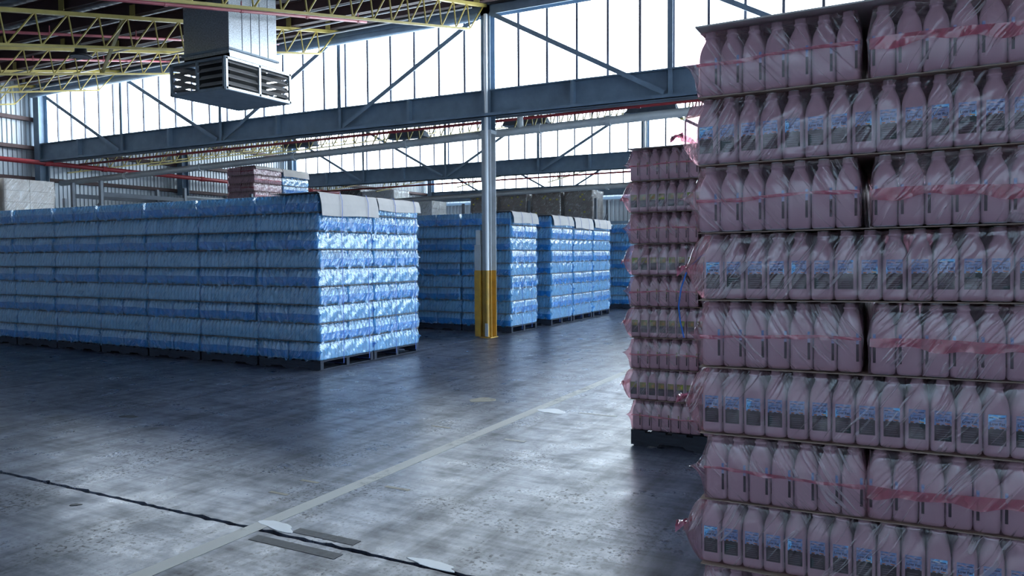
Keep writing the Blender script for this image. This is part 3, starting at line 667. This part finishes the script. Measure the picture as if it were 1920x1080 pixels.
PAD = MB().box((-.585, -.585, 0), (.585, .585, .003)).mesh('layer_pad', 'pad_card')
TIER = ['bottom', 'second', 'third', 'fourth', 'fifth', 'sixth', 'seventh', 'eighth', 'top']
def stack(cx, cy, z0, colour, where, group, n=9, lab=None, indiv=False, rear=True, pads=True, big=('',), tilt=0.0, wood='pallet_wood', fx=None, jit=0.004, fronts_long=('j0',), end_first=True):
    """a pallet of tiers; odd tiers show pack ends to the aisle, even tiers show long sides"""
    where_p = where
    pallet(cx, cy, z0, wood, 'dark timber pallet under %s' % where_p, 'pallets')
    ca, sa = math.cos(tilt), math.sin(tilt); px0 = cx - .5825; tot = n
    def T(x, y, z):
        dx, dz = x-px0, z-z0-0.135
        return (px0 + dx*ca + dz*sa, y, z0+0.135 - dx*sa + dz*ca)
    rd = random.Random(int((cx*13+cy*7+z0)*100))
    for t in range(n):
        z = z0 + 0.138 + t*LH; endt = (t % 2 == 0) == end_first; sd = rd.randint(0, 3)
        nm = TIER[t] if n == 9 else (ORD[t] if t < n-1 else 'top')
        if t and pads:
            o = put('layer_pad', PAD, None, T(cx, cy, z-0.006)); tag(o, 'brown card sheet under %s tier, %s' % (nm, where_p), 'card sheet', 'layer sheets')
            if tilt: o.rotation_euler = (0, tilt, 0)
        jx = lambda: rd.uniform(-jit, jit)
        L_big = 'L' in big; R_big = 'R' in big; N_big = 'N' in big
        if endt:
            for s, nm2 in ((-1, 'left'), (1, 'right')):
                out_big = (s < 0 and L_big) or (s > 0 and R_big)
                fr = ('i0',) if s < 0 else ('i1',)
                e = rd.choice((0.055, 0.065, 0.075)) if out_big else 0.006
                pk = pack(T(cx+s*.2915+jx(), cy+jx(), z), R(90) if s < 0 else R(-90), colour, '%s pack end, %s half, %s tier, %s' % (colour, nm2, nm, where_p), group,
                     fr if indiv else None, lab, (e, 0.006), (0.016, 0.016), sd, (0.012 if s < 0 else 0.036) if colour == 'pink' else None, 0, tilt, (-1,) if s < 0 else (1,))
        else:
            for s, nm2 in ((-1, 'front'), (1, 'rear')):
                if s > 0 and not rear: continue
                out_tail = (0.05 if lab == 'blue' else 0.03) if (L_big and s < 0 and colour == 'pink') else 0
                fr = fronts_long if s < 0 else ()
                bul = (0.03, 0.06) if L_big else (0.016, 0.016)
                if R_big: bul = (0.02, 0.02)
                e = (rd.choice((0.05, 0.06)) if N_big and s > 0 else 0.006)
                pack(T(cx+jx(), cy+s*.2915+jx(), z), 0, colour, '%s pack long side, %s half, %s tier, %s' % (colour, nm2, nm, where_p), group,
                     fr if (indiv and fr) else None, lab, (e, 0.03 if (L_big and s < 0) else 0.006), bul, sd, 0.03 if colour == 'pink' else None, out_tail, tilt, (-1,) if L_big else (1,) if R_big else (1,) if n < 9 else ())

# near pink stack at right edge
stack(-0.125, 3.515, 0, 'pink', 'nearest pink stack', 'pink packs in the nearest stack', lab='blue', indiv=True, big=('L',), tilt=R(-0.75), jit=0.012, fronts_long=('j0', 'i0'))
# pink stack with green labels behind it
stack(-1.475, 6.615, 0, 'pink', 'green-labelled pink stack', 'pink packs in the green-labelled stack', lab='green', indiv=True, big=('L',), tilt=R(-0.5), jit=0.012, fronts_long=('j0', 'i0'))
for cx, cy, tl_, lab in ((-0.125, 3.515, -0.75, 'grey card sheet lying on top of the nearest pink stack'), (-1.475, 6.615, -0.5, 'grey card sheet lying on top of the green-labelled pink stack')):
    o = MB().box((-.59, -.59, 0), (.59, .59, .006)).build('top_sheet', 'card', None, (cx - 2.32*math.sin(R(-tl_)), cy, 0.138+9*LH+0.002 + 0.5825*math.sin(R(-tl_)))); o.rotation_euler = (0, R(tl_), 0); tag(o, lab, 'card sheet')
# long blue block
for i in range(7):
    w = 'the corner pallet of long blue block' if i == 0 else 'long blue block, %s pallet from corner' % ORD[i]
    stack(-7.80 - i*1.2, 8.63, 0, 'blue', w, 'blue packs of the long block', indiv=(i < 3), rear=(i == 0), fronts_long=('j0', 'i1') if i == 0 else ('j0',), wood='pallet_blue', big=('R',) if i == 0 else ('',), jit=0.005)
stack(-7.80, 9.82, 0, 'blue', 'the long blue block, pallet behind corner', 'blue packs of the long block', indiv=False, wood='pallet_blue', big=('R', 'N'))
# blocks along the aisle beyond the column
for i in range(3):
    stack(-7.72-1.2*i, 14.15, 0, 'blue', 'blue block behind column, %s pallet from aisle' % ORD[i], 'blue packs behind the column', rear=(i == 0), pads=True, big=('R', 'N') if i == 0 else ('',), wood='pallet_blue')
for i in range(3):
    stack(-7.68, 15.98+1.26*i, 0, 'blue', 'blue block beyond column, %s pallet along aisle' % ORD[i], 'blue packs beyond the column', big=('R', 'N') if i == 2 else ('R',), wood='pallet_blue')
for i in range(2):
    stack(-7.75-1.2*i, 21.58, 0, 'blue', 'farthest blue block, %s pallet from aisle' % ORD[i], 'farthest blue packs', wood='pallet_blue', rear=False)

# card covers folded over the pallet tops
def cover(y0, y1, drop, label, x1=-7.205, seed=0, z=2.462):
    b = MB(); n = 14; rd = random.Random(seed); ph = rd.uniform(0, 6); vs = []
    for k in range(n+1):
        y = y0+(y1-y0)*k/n; w = 0.004*math.sin(k*0.9+ph)
        prof = [(x1-0.9, z+0.002), (x1-0.03, z+0.004+w), (x1+0.012, z-0.012), (x1+0.045+w, z-drop*0.5), (x1+0.055+w*2, z-drop-0.01*math.sin(k*.35+ph))]
        vs += [(p[0], y, p[1]) for p in prof] + [(p[0]-0.004, y, p[1]-0.004) for p in prof]
    fs = []
    for k in range(n):
        a, c = k*10, (k+1)*10
        for j in range(4): fs.append((a+j, a+j+1, c+j+1, c+j)); fs.append((a+5+j+1, a+5+j, c+5+j, c+5+j+1))
        fs.append((a+4, a+9, c+9, c+4)); fs.append((a, c, c+5, a+5))
    for a in (0, n*10):
        for j in range(4): fs.append((a+j, a+j+1, a+5+j+1, a+5+j))
    b.add(vs, fs); tag(b.build('card_cover', 'card'), label, 'card cover', 'card covers on the pallet tops')
cover(8.05, 9.30, 0.31, 'deep grey card folded over the corner of the long blue block', seed=1)
cover(9.32, 10.42, 0.19, 'shallower grey card folded over the far half of the long blue block', seed=2)
cover(13.58, 14.72, 0.23, 'grey card folded over the blue block behind the column', x1=-7.13, seed=3)
for i in range(3): cover(15.42+1.26*i, 16.55+1.26*i, 0.22 + 0.04*(i == 1), 'grey card, %s along the block beyond the column' % ORD[i], x1=-7.09, seed=4+i)
# strapping loops
def strap(y, x0, x1, z1, label, bow=0.0, w=0.012):
    b = MB(); t = 0.0015
    pts = [(x1+0.045, 0.06), (x1+0.045, 0.5), (x1+0.045, 1.2), (x1+0.045, 1.9), (x1+0.066, z1-0.26), (x1+0.056, z1-0.1), (x1+0.014, z1+0.012), (x1-0.05, z1+0.022), (x0, z1+0.02), (x0-0.02, z1-0.05), (x0-0.02, 0.06)]
    vs = []
    for k, (x, z) in enumerate(pts): 
        yy = y + bow*math.sin(k*1.3); vs += [(x, yy-w/2, z), (x, yy+w/2, z), (x+t, yy+w/2, z+t), (x+t, yy-w/2, z+t)]
    n = len(pts); fs = [(k*4+j, k*4+(j+1) % 4, ((k+1) % n)*4+(j+1) % 4, ((k+1) % n)*4+j) for k in range(n) for j in range(4)]
    b.add(vs, fs); tag(b.build('strap', 'strap_blue'), label, 'strap', 'blue strapping bands')
for k, y in enumerate((8.46, 9.04, 9.71, 10.24)): strap(y, -8.37, -7.2, 2.465, 'thin blue strap round the long block, %s from its corner' % ORD[k], 0.006)
for k, y in enumerate((13.95, 14.4)): strap(y, -8.3, -7.13, 2.465, 'thin blue strap round the block behind the column, %s' % ('nearer' if k == 0 else 'farther'))
for k, y in enumerate((15.75, 16.25, 17.0, 17.5, 18.2, 18.75)): strap(y, -8.26, -7.09, 2.465, 'thin blue strap round the block beyond the column, %s along' % ORD[k])
pts = [(x*1.195, y*1.195, 1.6+(z-1.6)*1.195) for x, y, z in [(-1.10, 4.98, 1.64), (-1.22, 4.98, 1.58), (-1.31, 4.98, 1.49), (-1.355, 5.0, 1.37), (-1.372, 5.0, 1.25), (-1.36, 5.0, 1.14), (-1.335, 5.0, 1.04)]]
b = MB(); vs = []
for k, p in enumerate(pts): vs += [(p[0]-0.006, p[1]-0.006, p[2]), (p[0]+0.006, p[1]-0.008, p[2]), (p[0]+0.006, p[1]-0.006, p[2]+.001), (p[0]-0.006, p[1]-0.004, p[2]+.001)]
b.add(vs, [(k*4+j, k*4+(j+1) % 4, (k+1)*4+(j+1) % 4, (k+1)*4+j) for k in range(len(pts)-1) for j in range(4)]); tag(b.build('loose_strap', 'strap_bright'), 'loose bright blue strap end curling between the two pink stacks', 'strap')

# ------------------------------------------------------------------ racks and cartons
def rack(x0, x1, y0, y1, zs, bays, label, axis='y', h=None, pos=None):
    r_ = tag(empty('pallet_rack', (x0, y0, 0)), label, 'rack', 'pallet racks'); top_ = h or max(zs)+0.5
    o_ = y0 if axis == 'y' else x0
    P_ = [q-o_ for q in pos]
    for k in range(len(P_)):
        ps = [(0, P_[k]), (x1-x0, P_[k])] if axis == 'y' else [(P_[k], 0), (P_[k], y1-y0)]
        for (x, y) in ps: MB().box((x-.045, y-.035, 0), (x+.045, y+.035, top_)).build('upright', 'rack_upright', r_)
        q = 0; z = 0.3
        while z+0.9 < top_:
            a, c = ps if q % 2 == 0 else ps[::-1]; MB().bar((a[0], a[1], z), (c[0], c[1], z+0.9), 0.03, 0.03).build('brace', 'rack_upright', r_); z += 0.9; q += 1
    for z in zs:
        for k in range(len(P_)-1):
            if axis == 'y':
                for x in (0, x1-x0): MB().box((x-.02, P_[k]+.04, z-.11), (x+.02, P_[k+1]-.04, z)).build('beam', 'rack_steel', r_)
            else:
                for y in (0, y1-y0): MB().box((P_[k]+.05, y-.02, z-.11), (P_[k+1]-.05, y+.02, z)).build('beam', 'rack_steel', r_)
rack(-19.35, -18.2, 8.4, 11.7, [1.2, 2.45], 1, 'rack by the left wall holding film-wrapped cartons', h=3.0, pos=(8.55, 11.4))
rack(-19.3, -18.15, 12.3, 20.3, [1.4, 3.22], 3, 'rack by the left wall carrying the small pink and blue loads', h=3.5, pos=(12.3, 14.8, 17.25, 19.95))
rack(-20.6, -9.3, 24.0, 25.1, [1.3, 2.62], 4, 'rack at the far end carrying brown cartons', axis='x', h=3.45, pos=(-20.6, -17.5, -14.6, -11.91, -9.42))
stack(-18.75, 17.98, 3.22, 'pink', 'small pink load on wall rack', 'pink packs on the rack', n=4, big=('',), end_first=False)
stack(-18.75, 19.2, 3.22, 'blue', 'small blue load on wall rack', 'blue packs on the rack', n=4, big=('',))
cover(17.42, 18.55, 0.10, 'card sheet on the small pink load upon the rack', x1=-18.16, seed=11, z=3.22+0.138+4*LH+0.012)
cover(18.6, 19.78, 0.24, 'card sheet on the small blue load upon the rack', x1=-18.16, seed=12, z=3.22+0.138+4*LH+0.012)
def cartons(x0, x1, y0, y1, z0, z1, nx, ny, nz, label, wrap='film_clear', mat='brown_box', stickers=0):
    c = tag(empty('carton_load', ((x0+x1)/2, (y0+y1)/2, z0)), label, 'carton load', 'wrapped carton loads'); hx, hy, h = (x1-x0)/2, (y1-y0)/2, z1-z0
    rd = random.Random(int(x0*100)); g = 0.006; ax, ay, az = 2*hx/nx, 2*hy/ny, h/nz
    me = MB().box((-ax/2+g, -ay/2+g, g/2), (ax/2-g, ay/2-g, az-g/2)).mesh('carton', mat)
    for i in range(nx):
        for j in range(ny):
            for k in range(nz): put('carton', me, c, (-hx+ax*(i+.5), -hy+ay*(j+.5), az*k))
    n = 12; b = MB(); P = []
    for k in range(9):
        zz = h*k/8
        for s in range(4*n):
            e, t = divmod(s, n); t = t/n*2-1; w = 1.008+0.012*math.sin(s*1.7+k*1.1+x0)+rd.uniform(-.004, .004)
            x, y = [(t, -1), (1, t), (-t, 1), (-1, -t)][e]; P.append((x*hx*w+0.0, y*hy*w, zz))
    m_ = 4*n; b.add(P, [(k*m_+s, k*m_+(s+1) % m_, (k+1)*m_+(s+1) % m_, (k+1)*m_+s) for k in range(8) for s in range(m_)]); b.build('stretch_film', wrap, c, smooth=True)
    for k in range(stickers):
        x = rd.uniform(-hx*.8, hx*.8); z = rd.uniform(.25*h, .95*h); MB().box((x-.03, -hy*1.03-.004, z-.025), (x+.03, -hy*1.03, z+.025)).build('sticker', 'sign_yellow', c)
for k, (a, c_) in enumerate([(-14.3, -13.22), (-13.07, -12.02), (-11.80, -10.72), (-10.58, -9.55)]):
    pallet((a+c_)/2, 24.55, 2.62, 'pallet_wood', 'pallet under the %s brown carton load on far rack' % ORD[k], 'pallets on the far rack')
    cartons(a, c_, 24.03, 25.05, 2.755, 3.72+0.03*(k == 3), 2, 2, 4, 'brown film-wrapped carton load on far rack, %s from left' % ORD[k], 'film_clear', stickers=5)
for k, (a, c_, z, mt, lab) in enumerate([(-20.4, -19.4, 4.2, 'black', 'dark boxed load at left end of the far rack'), (-19.3, -17.75, 4.1, 'paint_white', 'long white wrapped load on the far rack'), (-16.9, -16.0, 3.62, 'paint_white', 'small white wrapped load on the far rack')]):
    pallet((a+c_)/2, 24.55, 2.62, 'pallet_wood', 'pallet under the ' + lab, 'pallets on the far rack'); cartons(a, c_, 24.05, 25.05, 2.755, z, 2, 2, 3, lab, 'film_white' if mt != 'black' else 'film_clear', mt)
for (a, c_, z, lab) in [(8.75, 9.9, 3.62, 'taller wrapped carton load at far left edge'), (10.0, 11.15, 3.38, 'lower wrapped carton load right of the taller one at left')]:
    pallet(-18.75, (a+c_)/2, 2.45, 'pallet_wood', 'pallet under the ' + lab, 'pallets on the wall rack'); cartons(-19.3, -18.2, a, c_, 2.585, z, 2, 2, 3, lab, 'film_white', 'card')
for k in range(5):
    tag(tube([(-18.9+k*0.13, 14.95, 3.272), (-18.9+k*0.13, 17.15, 3.272)], 0.05, 10).build('steel_tube', 'galvanised'), 'galvanised tube lying on the wall rack, %s from the wall' % ORD[k], 'tube', 'tubes on the rack')
